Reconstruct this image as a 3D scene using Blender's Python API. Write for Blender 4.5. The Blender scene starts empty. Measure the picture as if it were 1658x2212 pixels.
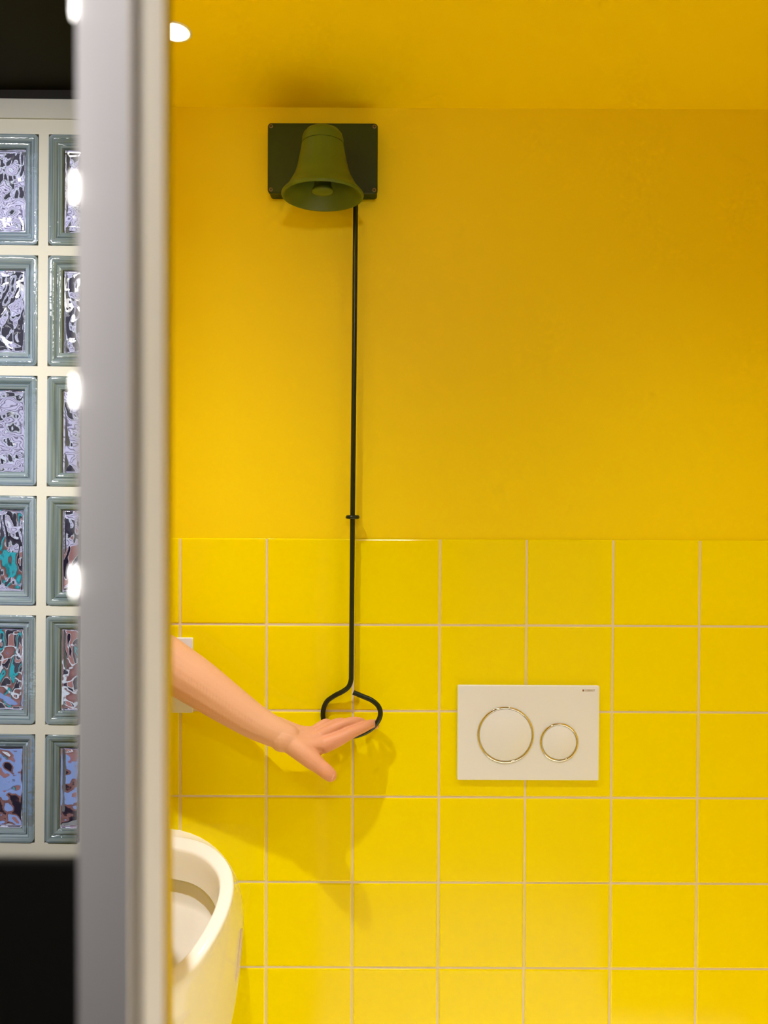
import bpy, bmesh, math, random
from mathutils import Vector, Matrix, noise
random.seed(4)
scene = bpy.context.scene
COL = scene.collection
PI = math.pi

# ------------------------------------------------------------------ camera
F_PX, W_PX, H_PX = 1700.0, 1658.0, 2212.0
D_WALL = 1.371                       # camera to the tiled wall (metres); wall face is y = 0
CAM = Vector((0.0, -D_WALL, 1.40))
pitch, roll = math.radians(0.9), math.radians(0.25)
FW = Vector((0, math.cos(pitch), -math.sin(pitch)))
R0 = Vector((1, 0, 0)); U0 = Vector((0, math.sin(pitch), math.cos(pitch)))
RT = R0 * math.cos(roll) + U0 * math.sin(roll)
UP = U0 * math.cos(roll) - R0 * math.sin(roll)
cd = bpy.data.cameras.new('camera')
cam = bpy.data.objects.new('camera', cd); COL.objects.link(cam)
m = Matrix((RT, UP, -FW)).transposed().to_4x4(); m.translation = CAM
cam.matrix_world = m
cd.sensor_fit = 'VERTICAL'; cd.sensor_height = 36.0
cd.lens = 36.0 * F_PX / H_PX
cd.clip_start = 0.02; cd.clip_end = 60
cd.dof.use_dof = True; cd.dof.focus_distance = 1.335
cd.dof.aperture_fstop = cd.lens / 17.0
scene.camera = cam

# ------------------------------------------------------------------ world, lights, exposure
wd = bpy.data.worlds.new('overcast'); scene.world = wd; wd.use_nodes = True
wd.node_tree.nodes['Background'].inputs[0].default_value = (0.82, 0.88, 1.0, 1)
wd.node_tree.nodes['Background'].inputs[1].default_value = 1.7
scene.view_settings.view_transform = 'Standard'
scene.view_settings.look = 'None'
scene.view_settings.exposure = 0.0
scene.view_settings.gamma = 1.0
scene.view_settings.use_curve_mapping = False
scene.cycles.max_bounces = 14; scene.cycles.diffuse_bounces = 8
scene.cycles.transmission_bounces = 10; scene.cycles.glossy_bounces = 6
scene.cycles.caustics_reflective = False; scene.cycles.caustics_refractive = False
scene.cycles.sample_clamp_indirect = 4.0
scene.cycles.use_denoising = True
MAIN_W, SIDE_W, RIGHT_FILL_W = 288.0, 2.2, 37.0   # recessed lamps of the yellow room, the right one added as fill
CORR_W = 6.6                          # lamp on the corridor ceiling
BACK_W = 1.0                       # unseen fill added to bounce off the pale wall behind the viewer
FRONT_W = 6.0                         # unseen fill added above the viewer to brighten the frame strip
WIN_W = 4.7                           # unseen fill added to brighten the mortar round the glass blocks
BOUNCE_W = 11.5                          # unseen fill added to bounce light up off the room floor

def area_lamp(name, loc, target, size, size_y, watt, colour):
    ld = bpy.data.lights.new(name, 'AREA'); ld.shape = 'RECTANGLE'
    ld.size = size; ld.size_y = size_y; ld.energy = watt; ld.color = colour
    o = bpy.data.objects.new(name, ld); COL.objects.link(o)
    o.location = loc
    o.rotation_euler = (Vector(target) - Vector(loc)).to_track_quat('-Z', 'Y').to_euler()
    return o
area_lamp('corridor_light', (-0.62, -0.95, 2.06), (-0.30, -0.82, 1.2), 0.35, 0.35, CORR_W, (1.0, 0.97, 0.95))
area_lamp('floor_bounce_fill', (0.30, -0.70, 2.06), (0.30, -0.76, 0.0), 0.5, 0.12, BOUNCE_W, (1.0, 0.99, 0.97)).data.spread = math.radians(50)
area_lamp('back_wall_fill', (0.55, -1.30, 2.06), (0.55, -2.2, 0.8), 0.8, 0.15, BACK_W, (1.0, 0.99, 0.97)).data.spread = math.radians(130)
area_lamp('viewer_side_fill', (0.02, -1.47, 2.07), (-0.02, -0.80, 1.3), 0.16, 0.16, FRONT_W, (1.0, 0.98, 0.95))
area_lamp('window_side_fill', (-0.90, -0.95, 2.05), (-0.58, -0.06, 1.30), 0.3, 0.15, WIN_W, (1.0, 0.97, 0.93)).data.spread = math.radians(95)

# ------------------------------------------------------------------ helpers
def ray(px, py):
    return FW + RT * ((px - W_PX / 2) / F_PX) - UP * ((py - H_PX / 2) / F_PX)
def at(px, py, d):
    """point seen at pixel (px, py), d metres in front of the camera along y"""
    r = ray(px, py)
    return CAM + r * (d / r.y)
def on(px, py, t):
    """point seen at pixel, t millimetres proud of the wall"""
    return at(px, py, D_WALL - t / 1000.0)

def mat(name, rgb, rough=0.5, metal=0.0, spec=0.5, coat=0.0, trans=0.0, ior=1.45, sss=0.0,
        var=0.0, var_scale=6.0, bump=0.0, bump_scale=60.0, rgb2=None):
    mt = bpy.data.materials.new(name); mt.use_nodes = True
    nt = mt.node_tree; b = nt.nodes['Principled BSDF']
    b.inputs['Base Color'].default_value = (*rgb, 1); b.inputs['Roughness'].default_value = rough
    b.inputs['Metallic'].default_value = metal; b.inputs['Specular IOR Level'].default_value = spec
    b.inputs['Coat Weight'].default_value = coat; b.inputs['Coat Roughness'].default_value = 0.06
    b.inputs['Transmission Weight'].default_value = trans; b.inputs['IOR'].default_value = ior
    if sss:
        b.inputs['Subsurface Weight'].default_value = sss
        b.inputs['Subsurface Radius'].default_value = (0.010, 0.004, 0.002)
        b.inputs['Subsurface Scale'].default_value = 0.5
    if var or bump:
        tc = nt.nodes.new('ShaderNodeTexCoord')
    if var:
        n = nt.nodes.new('ShaderNodeTexNoise'); n.inputs['Scale'].default_value = var_scale
        n.inputs['Detail'].default_value = 4
        nt.links.new(tc.outputs['Object'], n.inputs['Vector'])
        mx = nt.nodes.new('ShaderNodeMix'); mx.data_type = 'RGBA'
        c2 = rgb2 or tuple(c * (1 - var) for c in rgb)
        mx.inputs[6].default_value = (*rgb, 1); mx.inputs[7].default_value = (*c2, 1)
        cr = nt.nodes.new('ShaderNodeMapRange'); cr.inputs[1].default_value = 1.7; cr.inputs[2].default_value = 0.68
        nt.links.new(n.outputs['Fac'], cr.inputs[0]); nt.links.new(cr.outputs[0], mx.inputs[0])
        nt.links.new(mx.outputs[2], b.inputs['Base Color'])
    if bump:
        n2 = nt.nodes.new('ShaderNodeTexNoise'); n2.inputs['Scale'].default_value = bump_scale
        n2.inputs['Detail'].default_value = 3
        nt.links.new(tc.outputs['Object'], n2.inputs['Vector'])
        bp = nt.nodes.new('ShaderNodeBump'); bp.inputs['Strength'].default_value = bump
        bp.inputs['Distance'].default_value = 0.002
        nt.links.new(n2.outputs['Fac'], bp.inputs['Height']); nt.links.new(bp.outputs['Normal'], b.inputs['Normal'])
    return mt

def emit(name, rgb, strength):
    mt = bpy.data.materials.new(name); mt.use_nodes = True
    b = mt.node_tree.nodes['Principled BSDF']
    b.inputs['Base Color'].default_value = (0.8, 0.8, 0.8, 1)
    b.inputs['Emission Color'].default_value = (*rgb, 1); b.inputs['Emission Strength'].default_value = strength
    return mt

M = dict(
    paint=mat('yellow_paint', (0.84, 0.65, 0.0), rough=0.5, spec=0.2, bump=0.10, bump_scale=90, var=0.03, var_scale=4),
    ceil=mat('yellow_ceiling_paint', (0.90, 0.71, 0.0), rough=0.5, spec=0.2, bump=0.08, bump_scale=70),
    tile=mat('yellow_glaze', (0.80, 0.675, 0.0), rough=0.10, spec=0.2, bump=0.05, bump_scale=9),
    grout=mat('beige_grout', (0.76, 0.66, 0.56), rough=0.9, var=0.12, var_scale=40),
    white_frame=mat('white_lacquer', (0.74, 0.70, 0.70), rough=0.35, spec=0.4),
    plastic=mat('white_plastic', (0.74, 0.79, 0.95), rough=0.28, spec=0.4),
    gold=mat('pale_gold_chrome', (0.80, 0.74, 0.66), rough=0.05, metal=1.0),
    print=mat('brown_print', (0.22, 0.11, 0.05), rough=0.6),
    dark_gap=mat('dark_gap', (0.03, 0.02, 0.015), rough=0.8),
    ceramic=mat('white_ceramic', (0.82, 0.83, 0.85), rough=0.08, spec=0.5, coat=0.3),
    ceramic_dark=mat('beige_sealant', (0.62, 0.52, 0.42), rough=0.4),
    green=mat('olive_green_plastic', (0.085, 0.125, 0.012), rough=0.42, spec=0.35, bump=0.06, bump_scale=500, var=0.1, var_scale=30),
    box=mat('dark_green_plastic', (0.022, 0.034, 0.003), rough=0.42, spec=0.2, bump=0.05, bump_scale=500),
    rod=mat('black_green_coat', (0.008, 0.014, 0.006), rough=0.28, spec=0.4),
    screw=mat('bronze_screw', (0.20, 0.14, 0.06), rough=0.35, metal=0.8),
    skin=mat('skin', (0.63, 0.415, 0.28), rough=0.48, spec=0.3, sss=0.03, var=0.5, var_scale=28, rgb2=(0.61, 0.35, 0.23), bump=0.12, bump_scale=420),
    nail=mat('fingernail', (0.68, 0.38, 0.30), rough=0.3, spec=0.5),
    cloth=mat('white_cotton', (0.7, 0.69, 0.66), rough=0.9, bump=0.3, bump_scale=800),
    mortar=mat('cream_mortar', (0.78, 0.76, 0.71), rough=0.8, var=0.05, var_scale=9, bump=0.05, bump_scale=120),
    lintel=mat('pale_grey_paint', (0.62, 0.61, 0.59), rough=0.6),
    black=mat('black_paint', (0.032, 0.028, 0.025), rough=0.75, spec=0.25, bump=0.25, bump_scale=35, var=0.3, var_scale=8),
    black_panel=mat('black_laminate', (0.011, 0.010, 0.009), rough=0.5, spec=0.2),
    floor=mat('grey_floor', (0.78, 0.76, 0.70), rough=0.5, var=0.06, var_scale=5),
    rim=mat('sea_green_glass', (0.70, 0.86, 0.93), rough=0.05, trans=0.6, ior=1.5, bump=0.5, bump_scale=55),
    glass=mat('clear_glass', (0.93, 0.95, 0.97), rough=0.0, trans=1.0, ior=1.5),
    lamp=emit('lamp_glow', (1.0, 0.93, 0.82), 9.0),
    highlight=emit('highlight_glow', (1.0, 0.95, 0.88), 4.5),
)

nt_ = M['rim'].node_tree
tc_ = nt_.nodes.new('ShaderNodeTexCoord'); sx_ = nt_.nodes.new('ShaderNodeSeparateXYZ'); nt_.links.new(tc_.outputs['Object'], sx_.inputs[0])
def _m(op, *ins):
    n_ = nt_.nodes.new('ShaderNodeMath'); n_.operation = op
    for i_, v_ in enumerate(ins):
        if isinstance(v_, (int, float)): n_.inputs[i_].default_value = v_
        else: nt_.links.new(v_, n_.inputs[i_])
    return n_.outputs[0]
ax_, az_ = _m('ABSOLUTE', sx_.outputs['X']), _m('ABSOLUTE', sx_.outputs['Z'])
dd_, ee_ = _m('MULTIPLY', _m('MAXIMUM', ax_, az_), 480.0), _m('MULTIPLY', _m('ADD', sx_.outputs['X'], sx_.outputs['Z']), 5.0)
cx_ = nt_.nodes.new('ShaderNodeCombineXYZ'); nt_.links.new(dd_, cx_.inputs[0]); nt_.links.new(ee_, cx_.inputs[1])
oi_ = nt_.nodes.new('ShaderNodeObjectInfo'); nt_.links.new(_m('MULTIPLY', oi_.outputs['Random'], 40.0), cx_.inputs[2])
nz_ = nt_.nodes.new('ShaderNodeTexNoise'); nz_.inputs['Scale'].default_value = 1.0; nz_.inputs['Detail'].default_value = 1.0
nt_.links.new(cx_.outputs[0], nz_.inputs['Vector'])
rp_ = nt_.nodes.new('ShaderNodeValToRGB'); rp_.color_ramp.elements[0].position = 0.36; rp_.color_ramp.elements[1].position = 0.62  # pale and dark refraction streaks painted into the rim's base colour
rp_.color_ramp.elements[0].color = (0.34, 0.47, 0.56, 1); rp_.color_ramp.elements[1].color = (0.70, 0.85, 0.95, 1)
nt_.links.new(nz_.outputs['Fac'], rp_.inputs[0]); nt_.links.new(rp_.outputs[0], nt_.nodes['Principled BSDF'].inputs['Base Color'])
def link(name, me, material=None, parent=None, smooth=None):
    o = bpy.data.objects.new(name, me); COL.objects.link(o)
    if material is not None and not me.materials: me.materials.append(material)
    if parent is not None: o.parent = parent
    return o
def build(name, bm, material, parent=None, smooth=False, angle=35):
    bmesh.ops.recalc_face_normals(bm, faces=bm.faces[:])
    me = bpy.data.meshes.new(name)
    if smooth:
        for f in bm.faces: f.smooth = True
        for e in bm.edges:
            if len(e.link_faces) == 2 and e.calc_face_angle(0) > math.radians(angle): e.smooth = False
    bm.to_mesh(me); bm.free()
    return link(name, me, material, parent)
def empty(name, loc):
    o = bpy.data.objects.new(name, None); COL.objects.link(o); o.location = loc; o.empty_display_size = 0.05
    return o
def tag(o, label=None, cat=None, group=None, kind=None):
    if label: o['label'] = label
    if cat: o['category'] = cat
    if group: o['group'] = group
    if kind: o['kind'] = kind
    return o
def keep_world(o, parent):
    """parent a part whose mesh is in world coordinates"""
    o.parent = parent
    o.matrix_parent_inverse = Matrix.Translation(-parent.location)
    return o

def box_bm(x0, x1, y0, y1, z0, z1, bevel=0.0, seg=2, bm=None):
    bm = bm or bmesh.new()
    vs = [bm.verts.new((x, y, z)) for x in (x0, x1) for y in (y0, y1) for z in (z0, z1)]
    idx = [(0, 1, 3, 2), (4, 6, 7, 5), (0, 4, 5, 1), (2, 3, 7, 6), (0, 2, 6, 4), (1, 5, 7, 3)]
    fs = [bm.faces.new([vs[i] for i in q]) for q in idx]
    if bevel:
        es = list({e for f in fs for e in f.edges})
        bmesh.ops.bevel(bm, geom=es, offset=bevel, segments=seg, profile=0.5, affect='EDGES')
    return bm
def prism_bm(pts, z0, z1):
    bm = bmesh.new()
    a = [bm.verts.new((x, y, z0)) for x, y in pts]; b = [bm.verts.new((x, y, z1)) for x, y in pts]
    n = len(pts)
    bm.faces.new(a[::-1]); bm.faces.new(b)
    for i in range(n): bm.faces.new((a[i], a[(i + 1) % n], b[(i + 1) % n], b[i]))
    return bm
def lathe_bm(profile, c, axis='Z', seg=48, bm=None):
    """profile = [(r, h)], h along axis from centre c; -Y axis: h points to the camera"""
    bm = bm or bmesh.new()
    c = Vector(c); rings = []
    for r, h in profile:
        if r < 1e-7:
            p = c + (Vector((0, 0, h)) if axis == 'Z' else Vector((0, -h, 0)))
            rings.append([bm.verts.new(p)]); continue
        ring = []
        for k in range(seg):
            a = 2 * PI * k / seg
            if axis == 'Z': p = c + Vector((r * math.cos(a), r * math.sin(a), h))
            else: p = c + Vector((r * math.cos(a), -h, r * math.sin(a)))
            ring.append(bm.verts.new(p))
        rings.append(ring)
    for A, B in zip(rings, rings[1:]):
        for k in range(seg):
            if len(A) == 1 and len(B) == 1: continue
            if len(A) == 1: bm.faces.new((A[0], B[k], B[(k + 1) % seg]))
            elif len(B) == 1: bm.faces.new((A[k], A[(k + 1) % seg], B[0]))
            else: bm.faces.new((A[k], A[(k + 1) % seg], B[(k + 1) % seg], B[k]))
    return bm
def catmull(pts, n=8):
    out = []
    P = [pts[0]] + list(pts) + [pts[-1]]
    for i in range(1, len(P) - 2):
        p0, p1, p2, p3 = P[i - 1], P[i], P[i + 1], P[i + 2]
        for k in range(n):
            t = k / n
            out.append(0.5 * ((2 * p1) + (p2 - p0) * t + (2 * p0 - 5 * p1 + 4 * p2 - p3) * t * t + (3 * p1 - p0 - 3 * p2 + p3) * t ** 3))
    out.append(pts[-1]); return out
def tube_bm(path, r, seg=14, round_ends=True, closed=False, bm=None):
    bm = bm or bmesh.new(); rings = []
    n = len(path); ref = Vector((0, -1, 0)); prev = None
    rr = [r] * n if not isinstance(r, (list, tuple)) else r
    for i, p in enumerate(path):
        if closed: t = (path[(i + 1) % n] - path[i - 1]).normalized()
        else: t = (path[min(i + 1, n - 1)] - path[max(i - 1, 0)]).normalized()
        if prev is None:
            u = ref.cross(t)
            if u.length < 1e-4: u = Vector((1, 0, 0)).cross(t)
            u.normalize()
        else:
            u = (prev - t * prev.dot(t)).normalized()
        prev = u; v = t.cross(u)
        rings.append([bm.verts.new(p + (u * math.cos(2 * PI * k / seg) + v * math.sin(2 * PI * k / seg)) * rr[i]) for k in range(seg)])
    m_ = n if closed else n - 1
    for i in range(m_):
        A, B = rings[i], rings[(i + 1) % n]
        for k in range(seg): bm.faces.new((A[k], A[(k + 1) % seg], B[(k + 1) % seg], B[k]))
    if not closed:
        for ring in (rings[0], rings[-1]):
            es = bm.faces.new(ring)
    return bm

# ------------------------------------------------------------------ the yellow room
Z_CEIL = at(829, 233, D_WALL).z
X_RIGHT = 0.98
ZC2 = at(60, 190, 1.315).z
def xd(px, d): return ((px - 829.0) / F_PX * d, d - D_WALL)      # plan point on a vertical sight plane
X_LEFT = xd(200, D_WALL)[0]
wall_back = tag(build('wall_back', box_bm(X_LEFT, X_RIGHT + 0.1, 0.0, 0.12, 0.0, Z_CEIL), M['paint']),
                'yellow painted back wall above yellow square tiles', kind='structure')
tag(build('ceiling', prism_bm([xd(355, 0.60), xd(205, 0.88), (X_LEFT - 0.004, 0.0), (X_LEFT - 0.004, 0.12), (X_RIGHT + 0.1, 0.12), (X_RIGHT + 0.1, -0.86), (-0.15, -0.86), (-0.15, -0.77)], Z_CEIL, Z_CEIL + 0.1), M['ceil']),
    'yellow painted ceiling of the room with the siren', kind='structure')
M['pale_wall'] = mat('pale_wall_paint', (0.80, 0.78, 0.74), rough=0.9, spec=0.1)
tag(build('wall_behind', box_bm(0.35, 1.3, -2.3, -2.2, 0.0, ZC2), M['pale_wall']), 'pale wall behind the viewer', kind='structure')
tag(build('wall_corridor_right', box_bm(1.3, 1.4, -2.3, -0.76, 0.0, ZC2), M['pale_wall']), 'pale corridor wall on the right', kind='structure')
tag(build('wall_corridor_behind', box_bm(-2.6, 0.35, -2.3, -2.2, 0.0, ZC2), M['black']), 'black corridor wall behind the viewer', kind='structure')
tag(build('wall_corridor_left', box_bm(-2.7, -2.6, -2.3, 0.0, 0.0, ZC2), M['black']), 'black corridor wall on the left', kind='structure')
M['dark_floor'] = mat('dark_floor', (0.05, 0.048, 0.045), rough=0.6)
tag(build('floor_corridor', box_bm(-2.6, -0.21, -2.3, 0.12, -0.08, 0.0), M['dark_floor']), 'dark corridor floor on the left', kind='structure')
tag(build('floor', box_bm(-0.21, 1.4, -2.3, 0.12, -0.08, 0.0), M['floor']), 'grey floor', kind='structure')
tag(build('wall_right', box_bm(X_RIGHT, X_RIGHT + 0.1, -0.86, 0.0, 0.0, Z_CEIL), M['paint']), 'yellow painted right wall', kind='structure')
tag(build('wall_front', box_bm(0.62, X_RIGHT, -0.86, -0.76, 0.0, Z_CEIL), M['paint']), 'yellow painted wall right of the doorway', kind='structure')
pl = [xd(345, 0.712), xd(371.5, 0.665), xd(372.5, 0.80), xd(372, 0.825), xd(300, 0.845), xd(200, 0.90), xd(200, D_WALL)]
pl += [(pl[6][0] - 0.012, pl[6][1]), (pl[5][0] - 0.012, pl[5][1]), xd(186, 0.66)]
tag(build('wall_left', prism_bm(pl, 0.0, Z_CEIL), M['paint']), 'yellow inner partition edge behind the white door frame', kind='structure')

# tiles: every tile is a piece of the back wall, face 2.2 mm proud, joints recessed
STEP = 0.15081; JOINT = 0.0032
gx = at(576, 1350, D_WALL).x; gz = at(829, 1349.6, D_WALL).z
Z_TOP = at(829, 1164, D_WALL).z
tag(build('grout', box_bm(X_LEFT - 0.01, X_RIGHT, -0.0016, 0.002, 0.0, Z_TOP - 0.001), M['grout'], wall_back), kind=None)
def tile_mesh(w, h):
    bm = bmesh.new(); loops = []
    for ins, t in ((0, 0.0), (0, 0.0006), (0.0004, 0.0013), (0.0012, 0.0019), (0.0027, 0.0023)):
        loops.append([bm.verts.new((sx * (w / 2 - ins), -t, sz * (h / 2 - ins))) for sx, sz in ((-1, -1), (1, -1), (1, 1), (-1, 1))])
    for A, B in zip(loops, loops[1:]):
        for k in range(4): bm.faces.new((A[k], A[(k + 1) % 4], B[(k + 1) % 4], B[k]))
    bm.faces.new(loops[-1])
    bmesh.ops.recalc_face_normals(bm, faces=bm.faces[:])
    me = bpy.data.meshes.new('tile'); bm.to_mesh(me); bm.free(); me.materials.append(M['tile']); return me
mesh_cache = {}
for j in range(0, 9):
    z1 = Z_TOP if j == 0 else gz - STEP * (j - 1) - JOINT / 2
    z0 = gz - STEP * j + JOINT / 2
    if z0 < 0: z0 = 0.002
    if z1 - z0 < 0.02: continue
    for k in range(-2, 9):
        x0 = gx + STEP * (k - 1) + JOINT / 2; x1 = gx + STEP * k - JOINT / 2
        x0 = max(x0, X_LEFT); x1 = min(x1, X_RIGHT)
        if x1 - x0 < 0.02: continue
        key = (round(x1 - x0, 4), round(z1 - z0, 4))
        if key not in mesh_cache: mesh_cache[key] = tile_mesh(x1 - x0, z1 - z0)
        o = link('tile', mesh_cache[key], None, wall_back)
        o.location = ((x0 + x1) / 2, -0.0006 + random.uniform(-0.0002, 0.0002), (z0 + z1) / 2)
        o.rotation_euler = (math.radians(random.uniform(-.12, .12)), 0, math.radians(random.uniform(-.12, .12)))

# white door frame, foreground
pf = [xd(166, 0.600), xd(172, 0.593), xd(283, 0.508), xd(286, 0.510), xd(287, 0.545), xd(287, 0.625), xd(186, 0.655)]
tag(build('trim_1', prism_bm(pf, 0.0, Z_CEIL), M['white_frame']), 'blurred grey white door frame post in the foreground', kind='structure')
M['cream_frame'] = mat('cream_lacquer', (0.86, 0.84, 0.82), rough=0.4)
tag(build('trim_4', prism_bm([xd(287.3, 0.540), xd(299.5, 0.545), xd(299.5, 0.60), xd(287.3, 0.60)], 0.0, Z_CEIL), mat('groove_shade', (0.10, 0.09, 0.09), rough=0.7)), 'groove between the two frame strips with its shade painted dark', kind='structure')  # dark strip put in for the shade inside the groove
pf2 = [xd(300, 0.552), xd(308, 0.548), xd(353.5, 0.556), xd(353.5, 0.60), xd(300, 0.60)]
tag(build('trim_3', prism_bm(pf2, 0.0, Z_CEIL), M['cream_frame']), 'blurred cream door frame strip next to the yellow edge', kind='structure')

# ------------------------------------------------------------------ recessed ceiling lamps
def downlight(x, y, watt, label, spot):
    root = tag(empty('downlight', (x, y, Z_CEIL)), label, 'lamp', 'recessed lamps in the yellow ceiling')
    build('trim_ring', lathe_bm([(0.0215, 0.0), (0.0225, -0.0015), (0.0252, -0.0012), (0.026, 0.001)], (0, 0, 0), seg=40), M['plastic'], root, smooth=True)
    build('lens', lathe_bm([(0, -0.0012), (0.0215, -0.0010)], (0, 0, 0), seg=40), M['lamp'], root)
    ld = bpy.data.lights.new('lamp_light', 'SPOT'); ld.energy = watt; ld.spot_size = math.radians(spot); ld.spot_blend = 0.5
    ld.use_nodes = True; nt = ld.node_tree; em = nt.nodes['Emission']          # beam: cosine to the fourth round the axis
    tcn = nt.nodes.new('ShaderNodeTexCoord'); sep = nt.nodes.new('ShaderNodeSeparateXYZ')
    ab = nt.nodes.new('ShaderNodeMath'); ab.operation = 'ABSOLUTE'; pw = nt.nodes.new('ShaderNodeMath'); pw.operation = 'POWER'; pw.inputs[1].default_value = 6.5
    nt.links.new(tcn.outputs['Normal'], sep.inputs[0]); nt.links.new(sep.outputs['Z'], ab.inputs[0]); nt.links.new(ab.outputs[0], pw.inputs[0]); nt.links.new(pw.outputs[0], em.inputs['Strength'])
    ld.shadow_soft_size = 0.018; ld.color = (1.0, 0.98, 0.93)
    o = bpy.data.objects.new('lamp_light', ld); COL.objects.link(o); o.parent = root; o.location = (0, 0, -0.028)
    return root
pd = at(375, 68, 1.0); k_ = (Z_CEIL - CAM.z) / (pd.z - CAM.z); pd = CAM + (pd - CAM) * k_
downlight(pd.x, pd.y, SIDE_W, 'small glowing white recessed lamp in the yellow ceiling beside the frame', 120)
downlight(pd.x, -0.50, MAIN_W, 'glowing recessed ceiling lamp nearer the doorway', 165)
downlight(0.56, -0.50, RIGHT_FILL_W, 'added recessed fill lamp above the right side of the room', 165)  # unseen lamp added to fill the right side

# ------------------------------------------------------------------ siren with horn
p0 = on(578, 265, 30); p1 = on(815, 418, 30)
bx0, bx1, bz1, bz0 = p0.x, p1.x, p0.z, p1.z
siren = tag(empty('siren', ((bx0 + bx1) / 2, 0, bz0)), 'dark green wall siren with a downward horn on a flat box', 'siren')
def rr_pts(w, h, r, n=5):
    out = []
    for cx, cz, a0 in ((w/2-r, h/2-r, 0), (-w/2+r, h/2-r, 90), (-w/2+r, -h/2+r, 180), (w/2-r, -h/2+r, 270)):
        for i in range(n + 1):
            a = math.radians(a0 + 90 * i / n); out.append((cx + r * math.cos(a), cz + r * math.sin(a)))
    return out
def rr_slab(c, w, h, r, layers, cap=True):
    """rounded rectangle loops: layers = [(inset, t metres proud)]"""
    bm = bmesh.new(); loops = []
    for ins, t in layers:
        loops.append([bm.verts.new((c[0] + x, -t, c[1] + z)) for x, z in rr_pts(w - 2 * ins, h - 2 * ins, max(r - ins, 0.0004))])
    for A, B in zip(loops, loops[1:]):
        n = len(A)
        for k in range(n): bm.faces.new((A[k], A[(k + 1) % n], B[(k + 1) % n], B[k]))
    if cap: bm.faces.new(loops[-1]); bm.faces.new(loops[0][::-1])
    return bm
bw, bh = bx1 - bx0, bz1 - bz0; bc = ((bx0 + bx1) / 2, (bz0 + bz1) / 2)
keep_world(build('housing', rr_slab(bc, bw - 0.002, bh - 0.002, 0.006, [(0, 0), (0, 0.021), (0.001, 0.0225)]), M['box'], smooth=True), siren)
keep_world(build('lid', rr_slab(bc, bw, bh, 0.006, [(0.001, 0.0222), (0, 0.0232), (0, 0.0285), (0.0012, 0.030)]), M['box'], smooth=True), siren)
for sx in (-1, 1):
    for sz in (-1, 1):
        c = (bc[0] + sx * (bw / 2 - 0.0055), -0.0298, bc[1] + sz * (bh / 2 - 0.0058))
        s = keep_world(build('screw', lathe_bm([(0.0034, 0), (0.0034, 0.0008), (0.0027, 0.0010), (0.0023, 0.0004), (0, 0.0004)], c, 'Y', 20), M['screw'], smooth=True), siren)
        if (sx, sz) == (1, 1): tag(s, 'bronze screw')
        bmh = lathe_bm([(0.0018, 0.00045), (0, 0.0005)], c, 'Y', 12)
        keep_world(build('screw_hole', bmh, M['dark_gap']), siren)
HD = 1.276
hc = at(696.5, 424, HD)
horn_prof = [(0.0612, 0.0006), (0.0640, -0.0012), (0.0658, 0.0002), (0.0662, 0.0022), (0.0650, 0.0045), (0.0615, 0.0085), (0.0560, 0.0145), (0.0505, 0.0235), (0.0452, 0.0335), (0.0412, 0.0460),
             (0.0380, 0.0600), (0.0356, 0.0720), (0.0340, 0.0815)]
prof_s = [Vector((r, 0, z)) for r, z in horn_prof]
hp = [(v.x, v.z) for v in catmull(prof_s, 3)]
inner = [(0.0612, 0.0006), (0.0590, 0.0035), (0.0540, 0.0090), (0.0470, 0.0190), (0.0410, 0.0330), (0.0370, 0.0480), (0.034, 0.0600), (0.0315, 0.0760), (0.0, 0.078)]
horn = keep_world(build('horn', lathe_bm(inner[::-1] + hp[1:], hc, 'Z', 72), M['green'], smooth=True, angle=60), siren)
def sub(o, parent):
    o.parent = parent; return o
sub(build('horn_cap', lathe_bm([(0.0322, 0.0813), (0.0324, 0.0830), (0.0338, 0.0836), (0.0330, 0.0920), (0.0308, 0.0985), (0.0265, 0.1035), (0.0200, 0.1065), (0.0110, 0.1080), (0, 0.1085)], hc, 'Z', 56), M['green'], smooth=True, angle=60), horn)
sub(build('plug', lathe_bm([(0, 0.0035), (0.008, 0.0042), (0.0155, 0.0058), (0.0172, 0.0068), (0.0176, 0.0085), (0.0165, 0.012), (0.0140, 0.0150), (0.0135, 0.076)], hc, 'Z', 40), M['green'], smooth=True, angle=50), horn)
keep_world(build('mounting_neck', box_bm(hc.x - 0.022, hc.x + 0.022, hc.y + 0.026, -0.0295, hc.z + 0.056, hc.z + 0.090, 0.004), M['box'], smooth=True), siren)

# ------------------------------------------------------------------ pull rod with loop, ring guide
rp = [on(*a) for a in ((768.5, 412, 19), (767.5, 470, 19), (764.5, 800, 20), (761.2, 1117, 20.5), (759.0, 1380, 20), (758.4, 1452, 20), (757.6, 1470, 20), (752, 1484, 19.5), (740, 1493.5, 18.5), (722, 1503, 15),
      (706, 1515, 11), (698.6, 1531, 9), (697.3, 1548, 8.5), (702, 1566, 9.5), (716, 1582, 13), (740, 1591, 18), (770, 1589, 25), (797, 1577.5, 31), (814, 1561, 35), (821.3, 1543, 37), (817, 1526, 38), (803, 1513, 38), (784, 1504.5, 37.5), (762.5, 1495.5, 36.5))]
rod = tag(build('pull_rod', tube_bm(catmull(rp, 8), 0.00425, 16), M['rod'], smooth=True, angle=50), 'long black green metal pull rod ending in an open hand loop', 'rod')
gc = on(761.2, 1117, 20.5)
ring_path = [gc + Vector((0.0088 * math.cos(a), 0.0088 * math.sin(a), 0)) for a in [2 * PI * k / 36 for k in range(36)]]
guide = tag(build('ring_guide', tube_bm(ring_path, 0.0034, 12, closed=True), M['rod'], smooth=True), 'small black ring on the wall guiding the long rod', 'ring')
build('stem', tube_bm([Vector((gc.x, -0.0005, gc.z)), Vector((gc.x, gc.y + 0.0085, gc.z))], 0.0032, 12), M['rod'], guide, smooth=True, angle=50)

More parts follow.
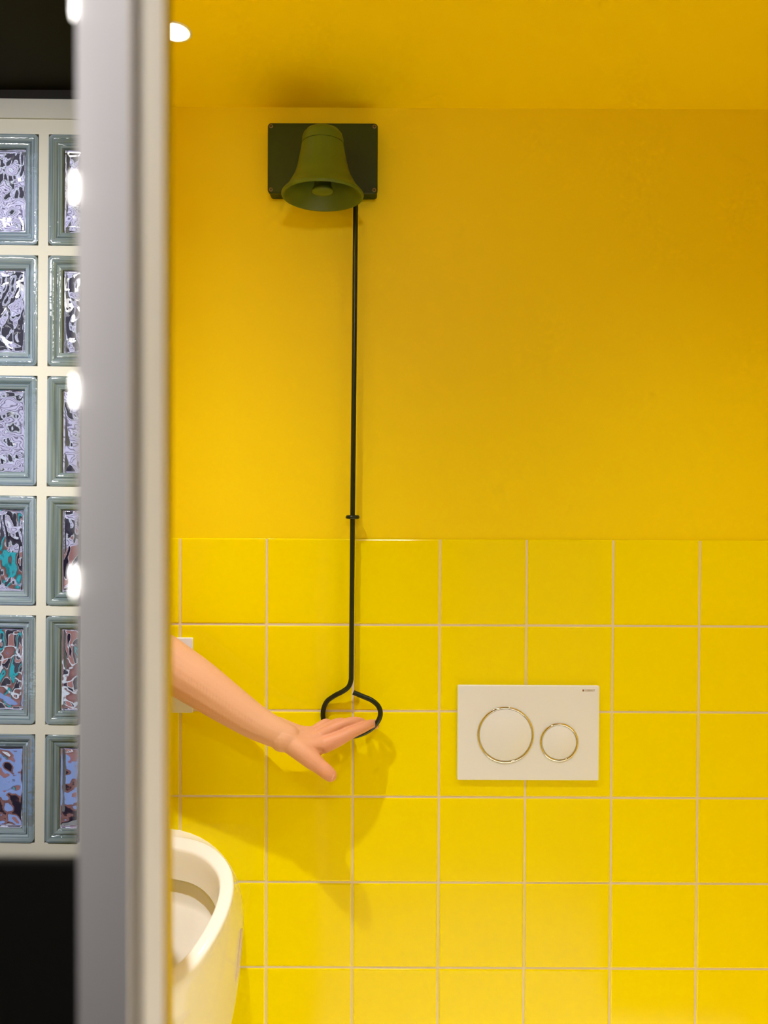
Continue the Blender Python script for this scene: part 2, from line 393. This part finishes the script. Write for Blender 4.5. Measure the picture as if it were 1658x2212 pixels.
# ------------------------------------------------------------------ flush plate
a0 = on(988, 1480.5, 9); a1 = on(1292.5, 1686, 9)
fc = ((a0.x + a1.x) / 2, (a0.z + a1.z) / 2); fw_, fh_ = a1.x - a0.x, a0.z - a1.z
flush = tag(empty('flush_plate', (fc[0], 0, fc[1])), 'white rectangular toilet flush plate with two round gold rimmed buttons', 'flush plate')
keep_world(build('plate', rr_slab(fc, fw_, fh_, 0.002, [(0.004, 0.0018), (0.0035, 0.0035), (0, 0.0036), (0, 0.0084), (0.0008, 0.0092)]), M['plastic'], smooth=True), flush)
for px, py, rpx in ((1091.3, 1587.5, 61.5), (1207, 1603.5, 42)):
    c = on(px, py, 9.2); r = rpx / F_PX * (D_WALL - 0.009)
    b = keep_world(build('button', lathe_bm([(r - 0.0038, -0.0002), (r - 0.0040, 0.0009), (r - 0.0046, 0.0012), (0, 0.0012)], c, 'Y', 72), M['plastic'], smooth=True), flush)
    q = build('button_ring', lathe_bm([(r + 0.0002, -0.0002), (r, 0.0006), (r - 0.0005, 0.0013), (r - 0.0018, 0.0020), (r - 0.0032, 0.0016), (r - 0.0038, 0.0004), (r - 0.0038, -0.0002)], c, 'Y', 96), M['gold'], smooth=True, angle=70)
    q.parent = b; tag(q, 'pale gold chrome ring')
def text_mesh(body, width, cap_h, c, y, name, parent):
    cu = bpy.data.curves.new(name, 'FONT'); cu.body = body; cu.size = 1.0; cu.extrude = 0.0; cu.align_x = 'LEFT'
    tmp = bpy.data.objects.new('tmp_text', cu); COL.objects.link(tmp)
    dg = bpy.context.evaluated_depsgraph_get(); me = bpy.data.meshes.new_from_object(tmp.evaluated_get(dg))
    bpy.data.objects.remove(tmp)
    xs = [v.co.x for v in me.vertices]; ys = [v.co.y for v in me.vertices]
    sx = width / (max(xs) - min(xs)); sy = cap_h / (max(ys) - min(ys)); mx, my = min(xs), min(ys)
    for v in me.vertices: v.co = Vector((c[0] + (v.co.x - mx) * sx, y, c[1] + (v.co.y - my) * sy))
    me.name = name
    return keep_world(link(name, me, M['print']), parent)
tl = on(1263, 1493.6, 9.3)
text_mesh('GEBERIT', 21.5 / 1240, 4.4 / 1240, (tl.x, tl.z), -0.00932, 'lettering', flush)
sq = on(1257.4, 1493.6, 9.3)
keep_world(build('logo_square', box_bm(sq.x, sq.x + 0.0031, -0.00932, -0.0091, sq.z, sq.z + 0.0035), M['print']), flush)

# ------------------------------------------------------------------ urinal control plate (mostly hidden by arm and frame)
u1 = on(416, 1378, 7); u2 = on(416, 1540, 7)
uh = u1.z - u2.z
uc = (u1.x - uh / 2, (u1.z + u2.z) / 2)
X0 = uc[0]
tag(build('wall_plate', rr_slab(uc, uh, uh, 0.002, [(0.003, 0.0018), (0, 0.003), (0, 0.0064), (0.0008, 0.0072)]), M['plastic'], smooth=True), 'square white blank plate on the tiles behind the arm', 'plate')

# ------------------------------------------------------------------ urinal
def lerp_table(tb, s):
    for (a, va), (b, vb) in zip(tb, tb[1:]):
        if s <= b: return va + (vb - va) * (s - a) / (b - a)
    return tb[-1][1]
zr0 = at(370, 1803, D_WALL - 0.03).z; zr1 = at(336, 2166, D_WALL - 0.28).z
def rim_pt(s): return 0.03 + 0.25 * s, zr0 + (zr1 - zr0) * s
WT = [(0, 0.0), (.006, .040), (.03, .078), (.06, .098), (.1, .117), (.18, .140), (.25, .152), (.33, .158), (.42, .159), (.5, .157), (.6, .150), (.7, .140), (.8, .127), (.88, .110), (.94, .088), (.98, .055), (.995, .028), (1, 0)]
# points round the opening by arc length (right half, then mirrored)
dense = [(lerp_table(WT, i / 400), i / 400) for i in range(401)]
arc = [0]
for (w0, s0), (w1, s1) in zip(dense, dense[1:]): arc.append(arc[-1] + math.hypot(w1 - w0, (s1 - s0) * 0.28))
NH = 36
half = []
for i in range(NH + 1):
    target = arc[-1] * i / NH
    k = next(q for q in range(len(arc)) if arc[q] >= target - 1e-9); half.append(dense[k])
for it in range(2):
    half = [half[0]] + [((half[i-1][0] + 2 * half[i][0] + half[i+1][0]) / 4, (half[i-1][1] + 2 * half[i][1] + half[i+1][1]) / 4) for i in range(1, NH)] + [half[-1]]
curve = [(w, s) for w, s in half] + [(-w, s) for w, s in half[-2:0:-1]]
NC = len(curve)
def P(x, t, z): return Vector((X0 + x, -t, z))
rim_o = []
for w, s in curve:
    t, z = rim_pt(s); rim_o.append((w, t, z))
def inset_ring(amount, dz, shift_t=0.0):
    """offset the rim curve inwards in the tilted plane"""
    out = []
    for i in range(NC):
        a, b, c = rim_o[i - 1], rim_o[i], rim_o[(i + 1) % NC]
        tx, ts = c[0] - a[0], c[1] - a[1]; l = math.hypot(tx, ts) or 1
        nx, ns = -ts / l, tx / l
        cx, cs = -b[0], 0.15 - b[1]
        if nx * cx + ns * cs < 0: nx, ns = -nx, -ns
        t = b[1] + ns * amount; x = b[0] + nx * amount
        z = zr0 + (zr1 - zr0) * (t - 0.03) / 0.25 + dz
        out.append((x, t + shift_t, z))
    return out
BT = [(0, .0, .848), (.05, .040, .846), (.11, .084, .832), (.2, .122, .796), (.28, .140, .765), (.36, .150, .735), (.48, .155, .688), (.6, .150, .61), (.72, .140, .53), (.84, .118, .43), (.93, .075, .37), (1, 0.0, .35)]
dz_b = at(370, 1783, D_WALL).z - 0.848
back = []
for i in range(NC):
    u = (i if i <= NH else NC - i) / NH; sg = 1 if i <= NH else -1
    back.append((sg * lerp_table([(a, b) for a, b, c in BT], u), 0.0015, lerp_table([(a, c) for a, b, c in BT], u) + dz_b))
for it in range(6):
    back = [tuple((back[i - 1][k] + 2 * back[i][k] + back[(i + 1) % NC][k]) / 4 for k in range(3)) for i in range(NC)]
bm = bmesh.new()
rings = []
def add_ring(r): rings.append([bm.verts.new(P(*p)) for p in r])
# interior bottom -> rim -> outside -> wall
def shrink(r, k, z_to, mz):
    cx = 0.0; ct = 0.12
    return [(cx + (x - cx) * k, ct + (t - ct) * k, z + (z_to - z) * mz) for x, t, z in r]
in1 = inset_ring(0.0222, -0.0045)
in2 = inset_ring(0.0228, -0.018)
in3 = [(x * 0.99, t if t > 0.12 else t + 0.002, z) for x, t, z in inset_ring(0.0255, -0.047)]
in3b = inset_ring(0.019, -0.050)
in3c = inset_ring(0.019, -0.090)
in4 = inset_ring(0.024, -0.094)
add_ring(shrink(in4, 0.10, 0.60, 1.0)); add_ring(shrink(in4, 0.35, 0.62, 0.9)); add_ring(shrink(in4, 0.62, 0.64, 0.70)); add_ring(shrink(in4, 0.86, 0.66, 0.30))
add_ring(in4); add_ring(in3c); add_ring(in3b); add_ring(in3); add_ring(in2); add_ring(in1)
add_ring(inset_ring(0.0210, -0.0012)); add_ring(inset_ring(0.0190, 0.0)); add_ring(inset_ring(0.0100, 0.0006)); add_ring(inset_ring(0.0025, 0.0)); add_ring(inset_ring(0.0006, -0.0008))
o0 = inset_ring(-0.0008, -0.0035); add_ring(o0)
NV = 12
for v in range(1, NV + 1):
    q = v / NV; ring = []
    for i in range(NC):
        r_, b_ = o0[i], back[i]
        u = (i if i <= NH else NC - i) / NH
        front = max(0.0, (u - 0.45) / 0.55)
        cx = 0.5 * r_[0] + 0.5 * b_[0]
        ct = r_[1] * (0.5 + 0.42 * front)
        cz = r_[2] + (b_[2] - r_[2]) * (0.62 - 0.02 * front)
        A = (1 - q) ** 2; B = 2 * q * (1 - q); C = q * q
        ring.append((A * r_[0] + B * cx + C * b_[0], A * r_[1] + B * ct + C * b_[1], A * r_[2] + B * cz + C * b_[2]))
    add_ring(ring)
for A, B in zip(rings, rings[1:]):
    for k in range(NC): bm.faces.new((A[k], A[(k + 1) % NC], B[(k + 1) % NC], B[k]))
bm.faces.new(rings[0]); bm.faces.new(rings[-1])
ca, cb = xd(209, 0.95), xd(209, D_WALL)          # the bowl stops at the partition on its left
cn = Vector((cb[1] - ca[1], -(cb[0] - ca[0]), 0)).normalized()
res = bmesh.ops.bisect_plane(bm, geom=bm.verts[:] + bm.edges[:] + bm.faces[:], plane_co=(ca[0], ca[1], 0), plane_no=-cn, clear_outer=True)
bmesh.ops.holes_fill(bm, edges=[e for e in bm.edges if e.is_boundary], sides=0)
urinal = build('urinal', bm, M['ceramic'], smooth=True, angle=50)
tag(urinal, 'white ceramic wall urinal with an oval rim half hidden by the door frame', 'urinal')
sp = [on(520.5, 2006, 26), on(517.5, 2030, 30), on(513.5, 2065, 31), on(509, 2105, 29), on(506, 2122, 26)]
build('side_cover', tube_bm(catmull(sp, 5), [0.001 + 0.0045 * math.sin(PI * min(1, max(0.06, i / 20))) ** 0.5 for i in range(21)], 10), M['ceramic_dark'], urinal, smooth=True)

# ------------------------------------------------------------------ the arm pulling the loop
def unit_sphere(nu=18, nv=10):
    V = [(0, 0, -1)]; Fs = []
    for j in range(1, nv):
        a = -PI / 2 + PI * j / nv
        V += [(math.cos(a) * math.cos(2 * PI * i / nu), math.cos(a) * math.sin(2 * PI * i / nu), math.sin(a)) for i in range(nu)]
    V.append((0, 0, 1))
    for i in range(nu):
        k = (i + 1) % nu
        Fs.append((0, 1 + k, 1 + i)); Fs.append((len(V) - 1, len(V) - 1 - nu + i, len(V) - 1 - nu + k))
        for j in range(nv - 2): Fs.append((1 + j * nu + i, 1 + j * nu + k, 1 + (j + 1) * nu + k, 1 + (j + 1) * nu + i))
    return V, Fs
SPHERE = unit_sphere()
def ball(bm, c, r, seg=14):
    V, Fs = SPHERE
    n = len(bm[0]); bm[0].extend((c.x + r * x, c.y + r * y, c.z + r * z) for x, y, z in V)
    bm[1].extend(tuple(n + i for i in f) for f in Fs)
def chain(bm, pts, n=7):
    """pts = [(Vector, radius)], a smooth tapering limb as overlapping balls"""
    P_ = catmull([Vector((p.x, p.y, p.z)) for p, r in pts], n)
    R_ = catmull([Vector((r, 0, 0)) for p, r in pts], n)
    for i, p in enumerate(P_): ball(bm, p, R_[i].x)
def h(px, py, t, r): return (on(px, py, t), r / 1000.0)
def organic(name, bm, voxel, smooth_it, material):
    me = bpy.data.meshes.new('tmp'); me.from_pydata(bm[0], [], bm[1])
    tmp = bpy.data.objects.new('tmp', me); COL.objects.link(tmp)
    rm = tmp.modifiers.new('r', 'REMESH'); rm.mode = 'VOXEL'; rm.voxel_size = voxel; rm.use_smooth_shade = True
    sm = tmp.modifiers.new('s', 'SMOOTH'); sm.factor = 0.5; sm.iterations = smooth_it
    dg = bpy.context.evaluated_depsgraph_get()
    out = bpy.data.meshes.new_from_object(tmp.evaluated_get(dg)); bpy.data.objects.remove(tmp)
    out.name = name; out.materials.clear()
    for p in out.polygons: p.use_smooth = True
    return link(name, out, material)
bm = ([], [])
# forearm, elbow and the upper arm that runs back behind the frame
chain(bm, [h(305, 1402, 76, 42), h(340, 1418, 70, 42), h(378, 1443, 68, 41), h(430, 1477, 67, 38.5), h(490, 1519, 67, 33.5), h(550, 1559, 69, 28), h(596, 1583, 72, 24), h(622, 1594, 73, 21.5)], 9)
chain(bm, [h(305, 1402, 76, 42), (at(276, 1340, 1.21), 0.040), (at(260, 1230, 1.11), 0.0385), (at(258, 1100, 1.02), 0.0385)], 9)
# flattened wrist and the back of the hand
chain(bm, [h(600, 1574, 63, 19), h(645, 1583, 52, 13), h(676, 1582, 41, 10)], 8)
chain(bm, [h(605, 1590, 73, 22), h(648, 1592, 61, 15), h(682, 1587, 49, 11)], 8)
chain(bm, [h(610, 1596, 77, 21.5), h(652, 1602, 69, 15.5), h(690, 1595, 60, 11.5)], 8)
chain(bm, [h(615, 1598, 79, 19.5), h(656, 1612, 77, 15.5), h(696, 1608, 70, 12)], 8)
chain(bm, [h(640, 1600, 62, 14), h(680, 1604, 50, 12), h(706, 1601, 48, 10)], 6)
# fingers: little, ring, middle, index
chain(bm, [h(676, 1581, 41, 9.5), h(703, 1562.5, 31, 8.0), h(713, 1571, 19, 7.0), h(712, 1583, 8.5, 6.0)], 8)
chain(bm, [h(684, 1584, 49, 10.5), h(717, 1567, 44, 9.2), h(738, 1561.5, 35, 8.6), h(748, 1572, 20, 7.6), h(745, 1586, 8.5, 6.6)], 8)
chain(bm, [h(690, 1591, 58, 11.0), h(726, 1571, 55, 9.4), h(759, 1560, 47, 8.8), h(782, 1562, 33, 7.8), h(788, 1574, 18, 6.8)], 8)
chain(bm, [h(700, 1609, 68, 14), h(730, 1597, 66, 12), h(757, 1583.5, 62, 9.9), h(785, 1571, 49, 8.8), h(803, 1563.5, 34, 7.6), h(811, 1567, 23, 6.6)], 8)
# thumb
chain(bm, [h(626, 1604, 79, 17.5), h(652, 1624, 87, 16.5), h(674, 1642, 92, 15), h(691, 1656, 96, 12.4), h(704, 1666.5, 98, 12), h(713.5, 1674.5, 98, 10.6)], 8)
chain(bm, [h(655, 1622, 84, 13), h(682, 1623, 77, 9), h(698, 1616, 70, 8)], 7)
person = organic('person', bm, 0.0014, 3, M['skin'])
tag(person, 'person reaching out a bare arm from behind the frame, hand pulling the black loop', 'person')
fl = person.data.attributes.new('flush', 'FLOAT', 'POINT')
xa, xb = on(610, 1590, 70).x, on(720, 1600, 70).x
fl.data.foreach_set('value', [min(1.0, max(0.0, (v.co.x - xa) / (xb - xa))) for v in person.data.vertices])
nt = M['skin'].node_tree; bs = nt.nodes['Principled BSDF']
src = bs.inputs['Base Color'].links[0].from_socket
at_ = nt.nodes.new('ShaderNodeAttribute'); at_.attribute_name = 'flush'
fm = nt.nodes.new('ShaderNodeMix'); fm.data_type = 'RGBA'; fm.inputs[7].default_value = (0.62, 0.27, 0.17, 1)
hm = nt.nodes.new('ShaderNodeMath'); hm.operation = 'MULTIPLY'; hm.inputs[1].default_value = 0.75
nt.links.new(at_.outputs['Fac'], hm.inputs[0]); nt.links.new(hm.outputs[0], fm.inputs[0]); nt.links.new(src, fm.inputs[6]); nt.links.new(fm.outputs[2], bs.inputs['Base Color'])
def nail(c, nrm, along, w, l):
    bm = bmesh.new()
    n = Vector(nrm).normalized(); a = Vector(along); a = (a - n * a.dot(n)).normalized(); s = n.cross(a)
    mt = Matrix((s * w, a * l, n * 0.0011)).transposed().to_4x4(); mt.translation = c
    bmesh.ops.create_uvsphere(bm, u_segments=16, v_segments=8, radius=1.0, matrix=mt)
    return build('fingernail', bm, M['nail'], person, smooth=True)
nail(on(720.0, 1679, 104), (0.9, -0.45, -0.25), on(716, 1677, 102) - on(707, 1669, 102), 0.0052, 0.0058)
nail(on(807, 1557, 32), (0.15, -0.25, 0.95), on(811, 1562, 26) - on(803, 1558, 36), 0.0042, 0.0055)
sl = [(at(258, 1150, 1.05), 0.046), (at(258, 1100, 1.02), 0.046), (at(259, 1010, 0.97), 0.046)]
build('sleeve', tube_bm(catmull([p for p, r in sl], 5), 0.044, 24), M['cloth'], person, smooth=True, angle=50)

# ------------------------------------------------------------------ corridor side: glass block window, black surround, low panel
DG = 1.315
YG = DG - D_WALL
PIT = 258.6 / F_PX * DG; BS = 0.1838
wc = at(90, 1061, DG)
window = tag(empty('window_1', (wc.x, YG, wc.z)), 'window of clear wavy glass blocks in cream mortar left of the frame', kind='structure')
window.rotation_euler = (0, math.radians(0.50), 0)
mx1 = 0.0 + 0.098; mx0 = -PIT - 0.006
zt = PIT * 3; jt = (PIT - BS)
cells_x = [-PIT / 2 + 0.0, PIT / 2]
bm = bmesh.new()
# mortar: two rails per column joint, bars between rows
x_l, x_r = -PIT - 0.03, xd(183, DG)[0] - wc.x
for r in range(7):
    zc = zt - r * PIT
    hgt = jt / 2 if 0 < r < 6 else jt / 2
    z0_, z1_ = zc - hgt, zc + hgt
    if r == 0: z1_ += 0.008
    if r == 6: z0_ -= 0.05
    box_bm(x_l, x_r, 0.0, 0.075, z0_, z1_, bm=bm)
for c in (-1, 0, 1):
    xc = c * PIT
    for r in range(6):
        x_a, x_b = xc - jt / 2, xc + jt / 2
        if c == -1: x_a = x_l
        if c == 1: x_a, x_b = x_r - 0.004, x_r
        box_bm(x_a, x_b, 0.0, 0.075, zt - (r + 1) * PIT + jt / 2, zt - r * PIT - jt / 2, bm=bm)
build('mortar', bm, M['mortar'], window)
tag(build('lintel', box_bm(x_l, x_r, -0.004, 0.07, zt + jt / 2 + 0.008, zt + jt / 2 + 0.008 + 0.0325, 0.0015), M['lintel'], window), 'pale grey strip')
def rim_mesh():
    lay = [(0.0, -0.001), (0.0006, 0.0022), (0.0030, 0.0036), (0.0100, 0.0024), (0.0125, 0.0002), (0.0140, -0.0020), (0.0152, 0.0004), (0.0205, -0.0004), (0.0232, -0.0030), (0.0240, -0.0090),
           (0.0200, -0.012), (0.0040, -0.012), (0.0, -0.012), (0.0, -0.001)]
    bm = rr_slab((0, 0), BS, BS, 0.009, lay, cap=False)
    bmesh.ops.remove_doubles(bm, verts=bm.verts[:], dist=1e-6)
    bmesh.ops.recalc_face_normals(bm, faces=bm.faces[:])
    for f in bm.faces: f.smooth = True
    for e in bm.edges:
        if len(e.link_faces) == 2 and e.calc_face_angle(0) > 0.7: e.smooth = False
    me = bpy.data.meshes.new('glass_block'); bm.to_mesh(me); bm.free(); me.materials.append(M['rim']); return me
def pane_mesh(seed, n=44):
    bm = bmesh.new(); w = BS - 2 * 0.0235
    def hgt(x, z, k):
        p = Vector((x * 25 + seed * 7.3, z * 19 + seed * 3.1, k * 9.0))
        return 0.0040 * noise.noise(p) + 0.0019 * noise.noise(p * 2.3 + Vector((5, 1, 2))) + 0.0005 * noise.noise(p * 6.0)
    G = {}
    for side in (0, 1):
        for i in range(n + 1):
            for j in range(n + 1):
                x = -w / 2 + w * i / n; z = -w / 2 + w * j / n
                e = min(i, j, n - i, n - j) / n; f = min(1, e / 0.06)
                y = (0.004 + hgt(x, z, side) * f) if side == 0 else (0.012 + hgt(x, z, 3) * f)
                G[side, i, j] = bm.verts.new((x, y, z))
    for side in (0, 1):
        for i in range(n):
            for j in range(n):
                q = [G[side, i, j], G[side, i + 1, j], G[side, i + 1, j + 1], G[side, i, j + 1]]
                bm.faces.new(q if side == 0 else q[::-1])
    for i in range(n):
        for (a, b) in (((i, 0), (i + 1, 0)), ((i, n), (i + 1, n)), ((0, i), (0, i + 1)), ((n, i), (n, i + 1))):
            bm.faces.new((G[0, a[0], a[1]], G[0, b[0], b[1]], G[1, b[0], b[1]], G[1, a[0], a[1]]))
    bmesh.ops.recalc_face_normals(bm, faces=bm.faces[:])
    for f in bm.faces: f.smooth = True
    me = bpy.data.meshes.new('wavy_pane'); bm.to_mesh(me); bm.free(); me.materials.append(M['glass']); return me
def cut_mesh(me, x):
    """the part of a block left of the partition"""
    bm = bmesh.new(); bm.from_mesh(me)
    bmesh.ops.bisect_plane(bm, geom=bm.verts[:] + bm.edges[:] + bm.faces[:], plane_co=(x, 0, 0), plane_no=(1, 0, 0), clear_outer=True)
    bmesh.ops.holes_fill(bm, edges=[e for e in bm.edges if e.is_boundary], sides=0)
    out = me.copy(); bm.to_mesh(out); bm.free(); return out
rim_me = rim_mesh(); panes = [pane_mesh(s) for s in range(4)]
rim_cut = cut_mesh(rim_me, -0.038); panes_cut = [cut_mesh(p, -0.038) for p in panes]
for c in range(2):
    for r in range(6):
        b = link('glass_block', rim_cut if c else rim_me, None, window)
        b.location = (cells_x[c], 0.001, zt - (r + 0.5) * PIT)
        q = link('wavy_pane', (panes_cut if c else panes)[(r * 2 + c * 3 + (r // 2)) % 4], None, b)
        if c == 0 and r % 3 == 1: q.rotation_euler = (0, PI, 0)
xw0, xw1 = wc.x + x_l + 0.02, X_LEFT - 0.013
zw1 = wc.z + zt + 0.05; zw0 = wc.z - zt - 0.03
ZC2 = at(60, 190, DG).z
tag(build('wall_corridor', box_bm(-2.6, X_LEFT - 0.002, YG + 0.006, YG + 0.07, wc.z + zt + 0.042, ZC2 + 0.05), M['black']), 'black wall strip above the glass block window', kind='structure')
tag(build('wall_below_window', box_bm(-2.6, X_LEFT - 0.02, YG + 0.006, YG + 0.07, 0.0, wc.z - zt - 0.045), M['black']), 'black wall under the glass block window', kind='structure')
tag(build('wall_beside_window', box_bm(-2.6, wc.x + x_l + 0.006, YG + 0.008, YG + 0.07, 0.0, ZC2), M['black']), 'black wall left of the glass block window', kind='structure')
tag(build('ceiling_corridor', prism_bm([(-2.6, -2.3), (1.4, -2.3), (1.4, -0.862), (-0.2, -0.862), xd(186, 0.66), (xd(200, 0.9)[0] - 0.012, 0.9 - D_WALL), (X_LEFT - 0.013, YG + 0.07), (-2.6, YG + 0.07)], ZC2, ZC2 + 0.08), M['black']), 'black corridor ceiling above the glass block window', kind='structure')
lp0 = at(0, 1860, 0.64); xr = xd(163, 0.64)[0]
tag(build('low_panel', box_bm(-1.1, xr, 0.64 - D_WALL, 0.652 - D_WALL, 0.0, lp0.z, 0.003), M['black_panel']), 'blurred black low panel standing below the glass block window', 'panel')
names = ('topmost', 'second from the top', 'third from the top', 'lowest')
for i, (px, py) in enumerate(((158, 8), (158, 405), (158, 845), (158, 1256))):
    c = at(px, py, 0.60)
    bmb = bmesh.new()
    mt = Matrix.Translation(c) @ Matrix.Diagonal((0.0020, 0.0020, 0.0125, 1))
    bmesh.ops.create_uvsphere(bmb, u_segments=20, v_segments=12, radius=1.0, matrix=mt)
    b = build('edge_highlight', bmb, M['highlight'], smooth=True)  # glowing bead standing in for a bright reflection on the frame edge
    tag(b, 'small blurred white glowing highlight on the frame edge, %s of four' % names[i], 'lamp', 'white highlights down the frame edge')
    build('highlight_holder', box_bm(c.x - 0.001, xd(170, 0.61)[0], c.y - 0.002, c.y + 0.002, c.z - 0.004, c.z + 0.004), M['white_frame'], b)

# ------------------------------------------------------------------ street seen through the glass blocks
tag(build('trim_2', box_bm(X_LEFT - 0.02, X_LEFT - 0.0005, YG + 0.072, 0.13, 0.0, 2.3), M['lintel']), 'pale outer reveal beside the glass blocks', kind='structure')
tag(build('street', box_bm(-5, 2, 0.14, 6, -0.75, -0.62), mat('asphalt', (0.03, 0.03, 0.035), 0.8)), 'dark street outside the glass block window', kind='structure')
bld = tag(empty('building', (-1.6, 2.6, -0.62)), 'pink brick building with lavender trim seen through the glass blocks', 'building')
def part(name, x0, x1, y0, y1, z0, z1, m_): return keep_world(build(name, box_bm(x0, x1, y0, y1, z0, z1), m_), bld)
lav = mat('lavender_render', (0.72, 0.64, 0.80), 0.7); plum = mat('plum_glass', (0.03, 0.02, 0.035), 0.2)
brick = mat('pink_brick', (0.74, 0.33, 0.29), 0.8, var=0.4, var_scale=6); blue = mat('pale_blue_paint', (0.32, 0.42, 0.75), 0.5)
teal = mat('teal_paint', (0.02, 0.42, 0.45), 0.5)
nt = lav.node_tree; wv = nt.nodes.new('ShaderNodeTexWave'); wv.bands_direction = 'Z'; wv.inputs['Scale'].default_value = 3.2; wv.inputs['Distortion'].default_value = 0.3
tcw = nt.nodes.new('ShaderNodeTexCoord'); nt.links.new(tcw.outputs['Object'], wv.inputs['Vector'])
rmp = nt.nodes.new('ShaderNodeValToRGB'); rmp.color_ramp.elements[0].position = 0.12; rmp.color_ramp.elements[1].position = 0.2
rmp.color_ramp.elements[0].color = (0.08, 0.05, 0.10, 1); rmp.color_ramp.elements[1].color = (0.72, 0.64, 0.80, 1)
nt.links.new(wv.outputs['Fac'], rmp.inputs[0]); nt.links.new(rmp.outputs[0], nt.nodes['Principled BSDF'].inputs['Base Color'])
part('wall', -4.6, 1.2, 2.6, 2.8, -0.62, 1.1, brick)
part('upper_wall', -4.6, 1.2, 2.6, 2.8, 1.1, 4.6, lav)
white = mat('white_paint', (0.85, 0.85, 0.88), 0.6)
part('ledge', -4.6, 1.2, 2.5, 2.65, 0.44, 0.50, white)
for i in range(9):
    x = -4.4 + i * 0.62
    part('window_frame', x - 0.04, x + 0.44, 2.57, 2.61, 1.91, 2.59, white)
    part('window_frame', x - 0.04, x + 0.44, 2.57, 2.61, 2.96, 3.79, white)
    part('window_frame', x + 0.08, x + 0.44, 2.57, 2.61, 0.52, 1.49, white)
    part('window', x, x + 0.40, 2.55, 2.62, 1.95, 2.55, plum)
    part('window', x, x + 0.40, 2.55, 2.62, 3.0, 3.75, plum)
    part('window', x + 0.12, x + 0.40, 2.55, 2.62, 0.50, 1.45, plum)
part('band', -4.6, 1.2, 2.5, 2.62, -0.10, 0.14, blue)
part('plinth', -4.6, 1.2, 2.45, 2.62, -0.62, -0.28, plum)
part('sign_board', -2.12, -2.0, 2.45, 2.55, 0.2, 1.15, teal)
